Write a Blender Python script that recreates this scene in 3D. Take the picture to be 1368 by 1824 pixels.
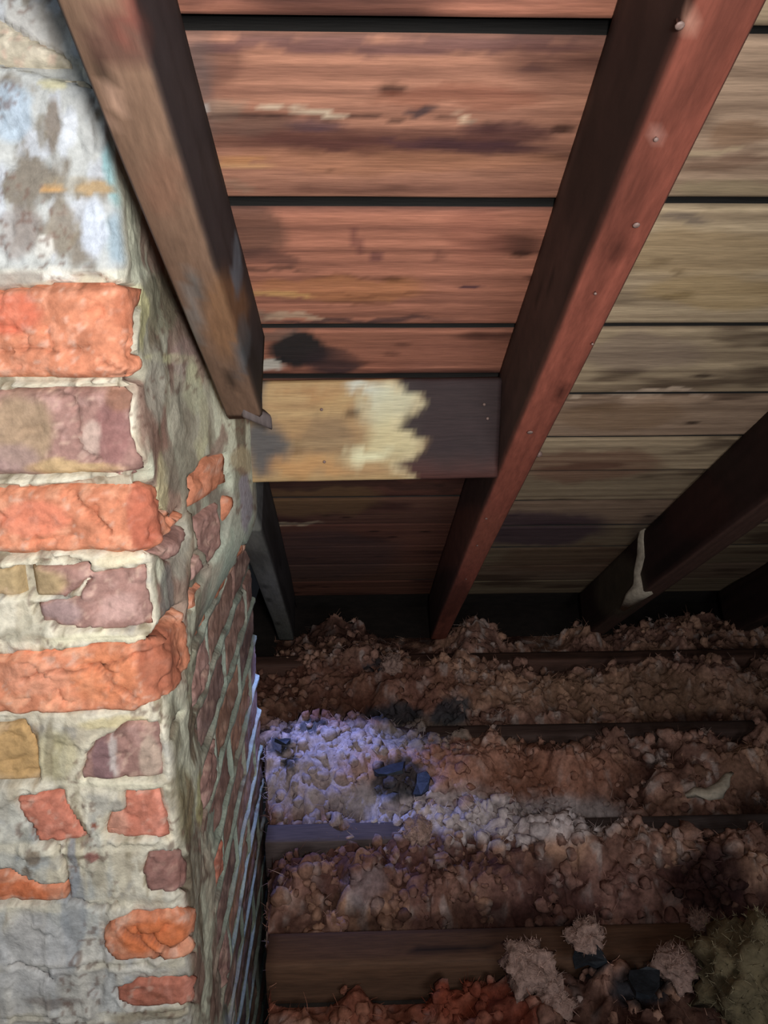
import bpy, math, random
import numpy as np
from mathutils import Vector
for o in list(bpy.data.objects): bpy.data.objects.remove(o)
SC = bpy.context.scene
COL = SC.collection
random.seed(4)
# ---------------------------------------------------------------- camera, world, lights, exposure
W_, H_, F_ = 1368, 1824, 1370.0
PITCH, YAW, CAMZ = math.radians(17.0), math.radians(1.9), 0.956
cd = bpy.data.cameras.new('camera'); cam = bpy.data.objects.new('camera', cd); COL.objects.link(cam)
cd.sensor_fit = 'VERTICAL'; cd.sensor_height = 24.0; cd.lens = 24.0 * F_ / H_; cd.clip_start = 0.02
cam.location = (0, 0, CAMZ); cam.rotation_euler = (math.pi/2 - PITCH, 0, -YAW)
SC.camera = cam
w = bpy.data.worlds.new('attic_air'); SC.world = w; w.use_nodes = True
w.node_tree.nodes['Background'].inputs[0].default_value = (0.5, 0.55, 0.65, 1)
w.node_tree.nodes['Background'].inputs[1].default_value = 0.012
def lamp(name, kind, loc, target, power, color, size=0.1, **kw):
    d = bpy.data.lights.new(name, kind); d.energy = power; d.color = color
    if kind == 'AREA': d.shape = 'DISK'; d.size = size
    else: d.shadow_soft_size = size
    for k, v in kw.items(): setattr(d, k, v)
    o = bpy.data.objects.new(name, d); COL.objects.link(o); o.location = loc
    o.rotation_euler = (Vector(target) - Vector(loc)).to_track_quat('-Z', 'Y').to_euler()
    return o
# torch held beside the phone, two soft fill lamps added behind the camera, daylight through the gap by the chimney
lamp('torch_light', 'SPOT', (0.06, -0.05, CAMZ + 0.02), (-0.22, 0.80, CAMZ - 0.10), 30.0, (1.0, 0.96, 0.93), 0.035,
     spot_size=math.radians(120), spot_blend=1.0)
lamp('side_fill_light', 'AREA', (0.50, -0.55, 0.80), (-0.15, 1.0, 0.90), 7.5, (0.95, 0.97, 1.0), 0.6)
lamp('brick_fill_light', 'AREA', (-0.55, -0.15, 1.35), (-0.42, 0.73, 1.1), 1.2, (0.80, 0.90, 1.0), 0.25)
lamp('roof_gap_daylight', 'SPOT', (-0.175, 1.50, 0.36), (-0.085, 1.31, 0.0), 16.0, (0.30, 0.40, 1.0), 0.03,
     spot_size=math.radians(72), spot_blend=0.7)
SC.view_settings.view_transform = 'Standard'; SC.view_settings.look = 'None'
SC.view_settings.exposure = 0.0; SC.view_settings.gamma = 1.0; SC.view_settings.use_curve_mapping = False
# ---------------------------------------------------------------- measuring helpers
cp, sp, cy, sy = math.cos(PITCH), math.sin(PITCH), math.cos(YAW), math.sin(YAW)
FW = np.array([sy*cp, cy*cp, -sp]); RT = np.array([cy, -sy, 0.0]); UP = np.array([sy*sp, cy*sp, cp])
CAMP = np.array([0, 0, CAMZ])
def ray(px, py): return FW + RT*((px - W_/2)/F_) - UP*((py - H_/2)/F_)
def on_y(px, py, Y): r = ray(px, py); return CAMP + r*(Y/r[1])
def on_x(px, py, X): r = ray(px, py); return CAMP + r*(X/r[0])
def on_z(px, py, Z): r = ray(px, py); return CAMP + r*((Z - CAMZ)/r[2])
TAN = 0.776; RA = math.atan(TAN); UZ0 = CAMZ + 0.56; RZ0 = CAMZ + 0.727    # rafter undersides / plank undersides: z = z0 - TAN*y
def on_slope(px, py, z0):
    r = ray(px, py); t = (z0 - CAMZ)/(r[2] + TAN*r[1]); return CAMP + r*t
def proj(P):
    D = np.asarray(P, float) - CAMP; d = D @ FW
    return W_/2 + F_*(D @ RT)/d, H_/2 - F_*(D @ UP)/d
# ---------------------------------------------------------------- noise
def _h(i, j, k):
    n = (i.astype(np.int64)*374761393 + j.astype(np.int64)*668265263 + k.astype(np.int64)*2147483647*3 + 1013904223) & 0xffffffff
    n = ((n ^ (n >> 13))*1274126177) & 0xffffffff
    n = ((n ^ (n >> 16))*2246822519) & 0xffffffff
    return ((n ^ (n >> 15)) & 0xffffff)/float(0xffffff)
def vnoise(x, y, z=0.0):
    x, y, z = np.broadcast_arrays(np.asarray(x, float), np.asarray(y, float), np.asarray(z, float))
    i, j, k = np.floor(x), np.floor(y), np.floor(z)
    f = [a - b for a, b in ((x, i), (y, j), (z, k))]; f = [t*t*(3 - 2*t) for t in f]
    r = 0
    for a in (0, 1):
        for b in (0, 1):
            for c in (0, 1):
                r = r + _h(i + a, j + b, k + c)*(f[0] if a else 1 - f[0])*(f[1] if b else 1 - f[1])*(f[2] if c else 1 - f[2])
    return r
def fbm(x, y, z=0.0, o=4):
    s, a, t = 0, 0.5, 0
    for n in range(o):
        q = 2.03**n
        s = s + a*vnoise(x*q + 17*n, y*q - 9*n, z*q + 5*n); t += a; a *= 0.5
    return s/t
def worley(x, y, seed=0):
    i, j = np.floor(x), np.floor(y); best = np.full(np.shape(x), 9.0)
    for a in (-1, 0, 1):
        for b in (-1, 0, 1):
            ii, jj = i + a, j + b; s = np.full_like(ii, seed)
            cx = ii + _h(ii, jj, s); cyy = jj + _h(ii, jj, s + 7)
            best = np.minimum(best, (cx - x)**2 + (cyy - y)**2)
    return np.sqrt(best)
def sm(a, b, x): t = np.clip((x - a)/(b - a), 0, 1); return t*t*(3 - 2*t)
def mixc(c, d, m): return c*(1 - m[:, None]) + np.asarray(d, float)*m[:, None]
def S(r, g, b):     # sRGB 0-255 -> linear
    return np.array([(v/255/12.92 if v < 10 else ((v/255 + 0.055)/1.055)**2.4) for v in (r, g, b)])
def poly_sdf(px, py, poly):      # positive inside
    P = np.array(poly, float); n = len(P); d = np.full(px.shape, 1e9); inside = np.zeros(px.shape, bool)
    for a in range(n):
        x0, y0 = P[a]; x1, y1 = P[(a + 1) % n]
        ex, ey = x1 - x0, y1 - y0; t = np.clip(((px - x0)*ex + (py - y0)*ey)/(ex*ex + ey*ey + 1e-9), 0, 1)
        d = np.minimum(d, np.hypot(px - x0 - t*ex, py - y0 - t*ey))
        if y0 != y1:
            c = ((y0 > py) != (y1 > py)) & (px < (x1 - x0)*(py - y0)/(y1 - y0) + x0); inside ^= c
    return np.where(inside, d, -d)
def line_d(px, py, pts):
    d = np.full(px.shape, 1e9)
    for (x0, y0), (x1, y1) in zip(pts[:-1], pts[1:]):
        ex, ey = x1 - x0, y1 - y0; t = np.clip(((px - x0)*ex + (py - y0)*ey)/(ex*ex + ey*ey + 1e-9), 0, 1)
        d = np.minimum(d, np.hypot(px - x0 - t*ex, py - y0 - t*ey))
    return d
def paint(c, px, py, patches, warp=14, sc=0.02, seed=0, hi=1.15, lo=.75):
    wx = px + (fbm(px*sc, py*sc, 3 + seed, 4) - 0.5)*2*warp; wy = py + (fbm(px*sc, py*sc, 9 + seed, 4) - 0.5)*2*warp
    for (x, y, rx, ry, col, st) in patches:
        d = np.sqrt(((wx - x)/rx)**2 + ((wy - y)/ry)**2); c = mixc(c, col, sm(hi, lo, d)*st)
    return c
# ---------------------------------------------------------------- object helpers
def link(o, parent=None):
    COL.objects.link(o)
    if parent: o.parent = parent
    return o
def mesh_obj(name, V, Fc, mat, parent=None, colors=None, smooth=True):
    me = bpy.data.meshes.new(name); V = np.asarray(V, np.float32).reshape(-1, 3)
    if isinstance(Fc, np.ndarray): Fc = [Fc]
    elif not isinstance(Fc[0], np.ndarray): Fc = [np.array([f for f in Fc if len(f) == n]) for n in sorted({len(f) for f in Fc})]
    cnt = np.concatenate([np.full(len(f), f.shape[1]) for f in Fc]); idx = np.concatenate([f.ravel() for f in Fc])
    me.vertices.add(len(V)); me.vertices.foreach_set('co', V.ravel()); me.loops.add(len(idx)); me.loops.foreach_set('vertex_index', idx.astype(np.int32))
    me.polygons.add(len(cnt)); me.polygons.foreach_set('loop_start', np.concatenate([[0], np.cumsum(cnt)[:-1]]).astype(np.int32)); me.update(calc_edges=True); me.validate()
    if colors is not None:
        at = me.color_attributes.new('col', 'FLOAT_COLOR', 'POINT')
        at.data.foreach_set('color', np.hstack([colors, np.ones((len(colors), 1))]).astype(np.float32).ravel())
    me.polygons.foreach_set('use_smooth', [bool(smooth)]*len(me.polygons))
    me.materials.append(mat); me.update()
    return link(bpy.data.objects.new(name, me), parent)
def tag(o, label=None, cat=None, group=None, kind=None):
    for k, v in (('label', label), ('category', cat), ('group', group), ('kind', kind)):
        if v: o[k] = v
    return o
def empty(name, loc=(0, 0, 0)):
    o = bpy.data.objects.new(name, None); o.empty_display_size = 0.05; link(o); o.location = loc; return o
def keep(o, root):   # parent to a moved empty, keeping world coordinates of the mesh
    o.parent = root; o.matrix_parent_inverse = root.matrix_basis.inverted(); return o
def grid_faces(nu, nv, off=0):
    i, j = np.meshgrid(np.arange(nu - 1), np.arange(nv - 1), indexing='ij'); a = (i*nv + j).ravel() + off
    return np.stack([a, a + nv, a + nv + 1, a + 1], 1)
def mat(name, rough=0.85, attr=True, base=(0.5, 0.5, 0.5), scale=60, stretch=(1, 1, 1), var=0.25, bump=0.3, bdist=0.003, spec=0.3):
    m = bpy.data.materials.new(name); m.use_nodes = True; N = m.node_tree.nodes; L = m.node_tree.links; b = N['Principled BSDF']
    tc = N.new('ShaderNodeTexCoord'); mp = N.new('ShaderNodeMapping'); mp.inputs['Scale'].default_value = stretch
    L.new(tc.outputs['Object'], mp.inputs['Vector'])
    nz = N.new('ShaderNodeTexNoise'); nz.inputs['Scale'].default_value = scale; nz.inputs['Detail'].default_value = 5; nz.inputs['Roughness'].default_value = 0.6
    L.new(mp.outputs[0], nz.inputs['Vector'])
    mr = N.new('ShaderNodeMapRange'); mr.inputs[1].default_value = 0.3; mr.inputs[2].default_value = 0.7
    mr.inputs[3].default_value = 1 - var; mr.inputs[4].default_value = 1 + var; L.new(nz.outputs['Fac'], mr.inputs[0])
    mx = N.new('ShaderNodeVectorMath'); mx.operation = 'SCALE'
    if attr:
        a = N.new('ShaderNodeVertexColor'); a.layer_name = 'col'; L.new(a.outputs[0], mx.inputs[0])
    else:
        mx.inputs[0].default_value = tuple(base)
    L.new(mr.outputs[0], mx.inputs['Scale']); L.new(mx.outputs[0], b.inputs['Base Color'])
    bp = N.new('ShaderNodeBump'); bp.inputs['Strength'].default_value = bump; bp.inputs['Distance'].default_value = bdist
    L.new(nz.outputs['Fac'], bp.inputs['Height']); L.new(bp.outputs[0], b.inputs['Normal'])
    b.inputs['Roughness'].default_value = rough; b.inputs['Specular IOR Level'].default_value = spec
    return m
M_BRICK = mat('fired_clay', 0.85, scale=120, var=0.22, bump=0.6, bdist=0.002)
M_LIME = mat('lime_mortar', 0.8, scale=150, var=0.16, bump=0.7, bdist=0.002)
M_WOOD = mat('rough_sawn_plank', 0.72, scale=28, stretch=(1, 14, 14), var=0.22, bump=0.25, bdist=0.002, spec=0.35)
M_RAFT = mat('old_rafter_timber', 0.72, scale=22, stretch=(9, 1.6, 1.6), var=0.2, bump=0.25, bdist=0.002, spec=0.3)
M_JOIST = mat('dusty_joist_timber', 0.8, scale=26, stretch=(1, 10, 10), var=0.25, bump=0.3, bdist=0.002)
M_FLUFF = mat('loose_fibre', 1.0, scale=110, var=0.35, bump=0.6, bdist=0.003, spec=0.05)
M_NAIL = mat('dull_nail_steel', 0.4, attr=False, base=(0.22, 0.15, 0.13), scale=200, var=0.3)
M_DARK = mat('dark_shred', 0.6, attr=False, base=(0.016, 0.02, 0.026), scale=80, var=0.5, bump=0.6)
M_PALE = mat('pale_scrap', 0.8, attr=False, base=(0.42, 0.36, 0.28), scale=90, var=0.25, bump=0.5)
M_CEIL = mat('lath_and_plaster', 0.95, attr=False, base=(0.03, 0.022, 0.018), scale=30, var=0.3)
# ================================================================ CHIMNEY
YF, YB, XC, XL = 0.73, 1.42, -0.21, -0.80
def zr(*a): return [CAMZ + v for v in a]
CB = zr(.60, .515, .43, .345, .25, .164, .079, 0.0, -.095, -.190, -.269, -.357, -.449, -.535, -.614, -.697, -.785, -.862, -.947, -1.03, -1.115, -1.20, -1.285, -1.37, -1.455, -1.54, -1.625, -1.71, -1.795)
def wrap(s, z, h):
    zq = z - CAMZ; h = h + .056*np.exp(-((s - .36)/.17)**2)*sm(-.47, -.33, zq)*sm(.02, -.10, zq)*sm(0, .12, s)*(np.asarray(h) > -.05)
    c = 0.012 + 0.016*vnoise(z*14, 3.1) + 0.006*vnoise(z*60, 8)
    t = np.clip(s/c, -1, 1); u = (t + 1)/2
    bx = (1 - u)**2*(XC - c) + 2*u*(1 - u)*XC + u*u*XC; by = (1 - u)**2*YF + 2*u*(1 - u)*YF + u*u*(YF + c)
    x = np.where(s < -c, XC + s, np.where(s > c, XC, bx)); y = np.where(s < -c, YF, np.where(s > c, YF + s, by))
    an = u*math.pi/2; nx = np.sin(an); ny = -np.cos(an)
    return np.stack([x + nx*h, y + ny*h, z], -1)
def spx(s, z): return proj(wrap(s, z, 0.0))
def s_front(px, py): return on_y(px, py, YF)[0] - XC
# holes in the lime skin: exposed brick, outlines measured on the faces (front, then side)
EXP = [
 [(-60,512),(0,515),(60,507),(130,494),(155,482),(200,500),(245,506),(240,560),(233,612),(256,655),(252,682),(150,684),(-60,690)],
 [(-60,694),(240,684),(232,742),(248,800),(262,838),(150,852),(-60,858)],
 [(-60,868),(100,866),(150,856),(264,838),(286,900),(305,925),(322,905),(335,960),(300,1000),(268,985),(205,990),(130,984),(80,992),(-60,996)],
 [(-60,1006),(60,1010),(160,1004),(166,1030),(110,1062),(-60,1066)],
 [(55,1078),(140,1062),(168,1022),(268,1008),(275,1112),(200,1124),(70,1110)],
 [(-60,1176),(60,1160),(180,1146),(262,1142),(300,1090),(322,1070),(328,1178),(296,1236),(262,1250),(240,1264),(-60,1272)],
 [(-60,1296),(40,1286),(66,1330),(74,1392),(-60,1402)],
 [(145,1376),(166,1322),(216,1292),(284,1286),(294,1388),(150,1386)],
 [(34,1422),(70,1410),(112,1412),(126,1448),(158,1490),(118,1492),(112,1502),(70,1500),(44,1462)],
 [(196,1440),(222,1440),(222,1408),(286,1404),(308,1492),(184,1490)],
 [(250,1550),(262,1520),(326,1508),(334,1582),(302,1590),(268,1590)],
 [(-60,1540),(20,1552),(70,1576),(122,1574),(124,1604),(60,1614),(-60,1616)],
 [(186,1668),(196,1642),(240,1628),(336,1614),(346,1694),(300,1700),(205,1708),(190,1694)],
 [(204,1758),(240,1748),(296,1742),(346,1736),(356,1788),(240,1792),(212,1782)],
 [(-60,100),(60,130),(170,160),(150,120),(-60,0)],
 # side face
 [(335,848),(372,812),(404,808),(416,887),(404,963),(376,1010),(352,975),(340,900)],
 [(378,1150),(400,1046),(430,968),(459,996),(457,1040),(424,1062),(412,1096)],
 [(340,1010),(352,985),(372,1020),(345,1080),(332,1090)],
]
CRACKS = [[(70,1500),(100,1502),(118,1560),(124,1606),(150,1615),(178,1623),(205,1614)], [(88,696),(128,708),(139,740),(140,790),(152,808),(182,820)],
 [(60,1000),(110,992),(160,1004)], [(45,1205),(80,1195),(92,1190),(140,1195),(200,1180),(240,1165)], [(20,1720),(50,1725),(95,1745)],
 [(130,880),(150,905),(180,930),(200,950)], [(220,1650),(250,1670),(290,1700)], [(265,1660),(300,1685),(320,1680)], [(318,1268),(310,1290),(306,1312)],
 [(342,1000),(350,980)], [(0,628),(60,618),(100,626),(160,615)], [(170,1185),(200,1215),(250,1240)], [(180,640),(230,665)]]
C_OR, C_RED, C_MAU, C_TAN = S(224,144,108), S(210,130,106), S(164,126,116), S(194,166,128)
C_CRM, C_GRY, C_BLU, C_OLV = S(228,220,196), S(202,192,170), S(180,196,206), S(150,138,112)
def joint_ids(s, z):      # distance (m) to the nearest joint on the regular side bond
    zc = np.searchsorted(-np.array(CB), -z)
    db = np.min([np.abs(z - b) for b in CB], axis=0)
    ds = np.full(np.shape(s), 9.0)
    for k in range(5):
        for par in (0, 1):
            off = (0.115, 0.235)[par] + 0.235*k
            ds = np.where(zc % 2 == par, np.minimum(ds, np.abs(s - off)), ds)
    return db, ds
def exposed(s, z, px, py):
    wx = px + (fbm(px*.03, py*.03, 1.5, 4) - .5)*22; wy = py + (fbm(px*.03, py*.03, 7.5, 4) - .5)*16
    e = np.full(px.shape, -1e9)
    for p in EXP:
        q = np.array(p); 
        e = np.maximum(e, poly_sdf(wx, wy, p)) 
    m = sm(-1.5, 3.0, e)
    db, ds = joint_ids(s, z + (vnoise(s*25, z*4, 5) - .5)*0.012)
    j = np.minimum(db, ds + 0.001)
    w0 = 0.003 + 0.003*vnoise(s*20, z*20)
    reg = sm(w0, w0 + 0.003, j)*sm(0.10, 0.17, s + (fbm(s*9, z*14, 2) - .5)*0.16 - 0.02)*sm(-.39, -.45, z - CAMZ + (fbm(s*12, z*12, 12) - .5)*.12)
    return m, np.maximum(m, reg)
def front_color(s, z, px, py):
    n1 = fbm(px*.012, py*.008, 2, 5); n2 = fbm(px*.05, py*.012, 5, 4); n3 = fbm(px*.03, py*.03, 11, 4)
    c = np.tile(C_GRY, (len(px), 1)); c = mixc(c, C_CRM, sm(.42, .62, n1)); c = mixc(c, C_OLV, sm(.52, .62, n2)*.8); c = mixc(c, S(236,230,210), sm(.52, .60, fbm(px*.045, py*.022, 61, 4))*.75)
    c = mixc(c, S(150,150,150), sm(.58, .72, n3)*.5)
    c = mixc(c, C_BLU, sm(.5, .62, fbm(px*.03, py*.006, 21, 4))*.45*sm(1200, 1650, py)*sm(330, 250, px))
    c = mixc(c, S(205,205,204), sm(1560, 1720, py)*.6*sm(350, 240, px))
    # bed joints squeezed out, creamy
    db = np.min([np.abs(z - b) for b in CB], axis=0)
    c = mixc(c, S(232,224,200), sm(.010, .004, db)*.6*(s < 0)*sm(.3, .5, n3))
    # upper part cooled: bluish light put into the limewash tone
    up = sm(500, 470, py)
    c = mixc(c, S(192,198,200), up*.8); c = mixc(c, S(120,108,92), up*sm(.52, .66, fbm(px*.02, py*.012, 31, 4))*.85)
    c = mixc(c, S(206,212,220), up*sm(.55, .68, fbm(px*.03, py*.016, 35, 4))*.8)
    pt = [(60,60,60,60,S(196,192,186),.6),(20,205,36,50,S(186,206,224),.7),(92,150,28,12,S(206,200,160),.8),(98,225,17,55,S(126,112,96),.85),(130,225,14,40,S(222,228,236),.85),
      (75,235,13,36,S(128,118,100),.7),(210,300,26,75,S(152,196,200),.85),(165,330,36,11,S(206,166,110),.9),(95,338,26,9,S(214,166,106),.8),(140,328,70,16,S(160,150,130),.5),
      (162,405,26,58,S(208,216,228),.95),(225,420,42,60,S(158,178,190),.9),(110,410,24,60,S(138,126,108),.85),(40,410,40,50,S(158,150,146),.7),(86,445,16,24,S(232,230,222),.8),
      (98,492,32,12,S(238,236,226),.9),(218,494,28,9,S(232,232,214),.9),(20,495,60,16,S(150,140,136),.7)]
    c = paint(c, px, py, pt, 16)
    # front below
    pt = [(100,1340,40,50,S(206,196,150),.5),(92,1330,9,60,S(130,118,92),.6),(62,1345,10,60,S(150,122,86),.6),(205,1290,60,12,S(220,206,160),.8),(210,1000,42,12,S(234,222,190),.9),
      (160,1134,100,9,S(236,230,200),.9),(200,1395,110,8,S(232,226,200),.8),(130,1545,10,60,S(150,154,164),.75),(170,1545,16,40,S(188,180,160),.8),(165,1525,12,10,S(160,106,98),.9),
      (60,1525,16,14,S(130,112,92),.8),(45,1550,12,12,S(130,112,92),.7),(132,1640,20,90,S(160,166,172),.75),(60,1700,70,80,S(212,212,212),.6),(250,1725,60,9,S(230,226,214),.9),
      (325,1610,16,12,S(236,232,214),.9),(100,1785,60,8,S(120,106,100),.6),(172,1466,6,5,S(190,110,86),1),(270,1808,70,14,S(160,146,120),.7),(40,1130,45,12,S(160,154,134),.6),(60,1112,30,16,S(196,190,170),.8)]
    c = paint(c, px, py, pt, 10, seed=40)
    # side face: greenish pointing, olive smears, pale streaks
    sd = sm(0, .02, s)
    k = fbm(s*26, z*7, 41, 4); side = mixc(np.tile(S(186,182,162), (len(px), 1)), S(128,116,98), sm(.48, .62, k)); side = mixc(side, S(222,224,200), sm(.50, .58, fbm(s*30, z*9, 47, 4))*.9); side = mixc(side, S(150,116,104), sm(.56, .62, fbm(s*22, z*11, 67, 4))*.8)
    side = mixc(side, S(184,200,184), sm(.12, .25, s)*.85*sm(.8, .55, z)); side = mixc(side, S(196,170,150), sm(.55, .7, fbm(s*14, z*14, 51, 3))*.35)
    side = paint(side, px, py, [(285,540,36,60,S(140,136,112),.7),(250,570,10,60,S(214,208,156),.8),(300,640,50,9,S(212,208,164),.9),(330,640,26,36,S(166,140,138),.5),(275,690,20,70,S(190,186,170),.8),
      (345,690,14,50,S(210,212,172),.7),(360,760,10,70,S(212,210,170),.7),(335,740,40,70,S(168,162,146),.5),(435,890,12,60,S(156,150,160),.9),(430,820,20,24,S(186,172,140),.8),
      (290,860,12,60,S(214,206,164),.8),(320,830,30,50,S(150,146,130),.7),(320,980,16,60,S(176,172,158),.8),(300,1060,12,60,S(140,140,136),.7),(335,1200,14,60,S(186,186,160),.7),(300,1330,16,90,S(120,112,90),.7),(320,1430,22,70,S(140,130,96),.7),(350,1420,8,50,S(196,190,130),.7)], 12, seed=60)
    c = c*(1 - sd[:, None]) + side*sd[:, None]
    ck = np.min([line_d(px, py, l) for l in CRACKS], axis=0)
    c = mixc(c, S(120,92,80), sm(.70, .76, vnoise(px*.14, py*.14, 3))*sm(.5, .6, n1)*.6)
    return mixc(c, S(90,66,52), sm(4, 1, ck)*.6)
def brick_color(base, s, z, px, py, seed):
    n = fbm(px*.02 + seed, py*.02, 3, 5); m = fbm(px*.06 + seed, py*.05, 8, 4)
    c = np.tile(base, (len(px), 1)); c = mixc(c, base*.7, sm(.5, .7, n)*.7); c = mixc(c, np.minimum(base*1.3 + .07, .9), sm(.52, .66, m)*.6)
    c = mixc(c, S(226,190,170), sm(.62, .74, fbm(px*.09, py*.09 + seed, 4, 3))*.5)
    fr = (s < .02)
    pt = [(40,770,60,70,S(178,152,122),.85),(10,830,60,40,S(168,140,136),.7),(200,770,30,60,S(150,104,100),.8),(165,780,20,30,S(206,180,166),.8),(215,700,30,40,S(150,108,86),.8),(130,835,90,16,S(196,160,116),.8),
      (120,830,60,14,S(206,176,130),.7),(230,540,30,60,S(190,112,80),.7),(180,500,60,18,S(178,100,70),.6),(20,560,60,40,S(216,104,78),.6),(250,920,28,60,S(184,98,74),.8),(60,920,70,30,S(232,136,106),.7),
      (60,1200,70,30,S(232,160,128),.7),(190,1200,60,50,S(230,140,92),.6),(280,1170,34,70,S(172,100,74),.85),(210,1080,36,30,S(216,176,166),.75),(110,1090,40,24,S(172,146,144),.8),(50,1035,70,30,S(182,158,116),.9),
      (30,1340,60,55,S(196,158,104),.95),(185,1350,26,40,S(142,110,112),.9),(270,1350,16,46,S(200,180,160),.7),(208,1345,7,36,S(206,196,190),.8),(205,1470,22,30,S(214,160,138),.7),
      (290,1550,40,40,S(150,100,90),.6),(270,1660,60,30,S(226,122,66),.85),(30,1590,60,16,S(224,118,66),.7),(270,1775,40,16,S(176,104,80),.7)]
    c2 = paint(c, px, py, pt, 14, seed=80); c = np.where(fr[:, None] | (px[:, None] < 330), c2, c)
    ck = np.min([line_d(px, py, l) for l in CRACKS], axis=0)
    c = c*.94 + c.mean(1)[:, None]*.05
    return mixc(c, base*.4, sm(4, 1, ck)*.8)
def crackdepth(px, py):
    ck = np.min([line_d(px + (vnoise(px*.15, py*.15) - .5)*5, py + (vnoise(px*.15, py*.15, 4) - .5)*5, l) for l in CRACKS], axis=0); return sm(5, 1, ck)*0.006
# lime skin
def build_skin(parent):
    s = np.concatenate([np.linspace(-.58, -.30, 12)[:-1], np.arange(-.30, .1, .003), np.arange(.1, .69, .0045), [.69]])
    z = np.arange(CAMZ - 1.80, CAMZ + .50, .0032)
    Sg, Zg = [a.ravel() for a in np.meshgrid(s, z, indexing='ij')]
    px, py = spx(Sg, Zg); m, e = exposed(Sg, Zg, px, py)
    h = (fbm(Sg*40, Zg*40, 1, 4) - .5)*.007 + (fbm(Sg*12, Zg*12, 6, 3) - .5)*.012 + (fbm(Sg*110, Zg*30, 16, 3) - .5)*.003*sm(.05, 0, Sg)
    db, ds = joint_ids(Sg, Zg)
    jm = sm(.42, .60, fbm(Sg*14, Zg*30, 77, 3)); h += (Sg < 0)*jm*(.0028*sm(.014, .006, db) - .0025*sm(.006, .0, db)) + (Sg < 0)*.004*(sm(.52, .56, fbm(Sg*26, Zg*18, 91, 4)) - .5)
    h = h*(1 - .75*sm(.12, .2, Sg)) + .001
    h -= crackdepth(px, py)*1.3
    h = h - e*np.where(Sg > .15, .008, .016)
    V = wrap(Sg, Zg, h); c = front_color(Sg, Zg, px, py)
    c = c*(1 - .35*e[:, None])
    o = mesh_obj('mortar', V, grid_faces(len(s), len(z)), M_LIME, parent, c)
    return o
def brick(s0, s1, z0, z1, base, proud, seed, parent, st=.004, rough=.006):
    g = .005
    s = np.linspace(s0 + g, s1 - g, max(4, int((s1 - s0)/st))); z = np.linspace(z0 + g, z1 - g, max(4, int((z1 - z0)/st)))
    Sg, Zg = [a.ravel() for a in np.meshgrid(s, z, indexing='ij')]
    px, py = spx(Sg, Zg)
    ed = np.minimum(np.minimum(Sg - s[0], s[-1] - Sg), np.minimum(Zg - z[0], z[-1] - Zg))
    h = proud + (fbm(Sg*16 + seed, Zg*16, 2, 3) - .5)*rough*1.6 + (fbm(Sg*60 + seed, Zg*60, 4, 4) - .5)*rough - .012*(1 - sm(-.001, .008, ed))
    ws = worley(Sg*38 + (fbm(Sg*30, Zg*30, seed) - .5)*2, Zg*55, seed % 97); h -= .6*rough*sm(.55, .8, ws)
    h -= crackdepth(px, py); h -= (1 - exposed(Sg, Zg, px, py)[1])*.018
    V = wrap(Sg, Zg, h); nu, nv = len(s), len(z); Fc = grid_faces(nu, nv).tolist()
    per = [i*nv for i in range(nu)] + [(nu - 1)*nv + j for j in range(1, nv)] + [i*nv + nv - 1 for i in range(nu - 2, -1, -1)] + [j for j in range(nv - 2, 0, -1)]
    B = wrap(Sg[per], Zg[per], np.full(len(per), -.055)); b0 = len(V); n = len(per)
    Fc += [[per[k], b0 + k, b0 + (k + 1) % n, per[(k + 1) % n]] for k in range(n)] + [[b0 + k for k in range(n)][::-1]]
    c = brick_color(base, Sg, Zg, px, py, seed); c = np.vstack([c, c[per]])
    return mesh_obj('brick', np.vstack([V, B]), Fc, M_BRICK, parent, c)
chim = tag(empty('chimney', (XC, YF, CAMZ - 1.795)), 'old brick chimney stack with orange spalled bricks under flaking lime wash at the left', 'chimney')
def kids_fix(root):
    for o in root.children: o.matrix_parent_inverse = root.matrix_basis.inverted()
build_skin(chim)
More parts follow.
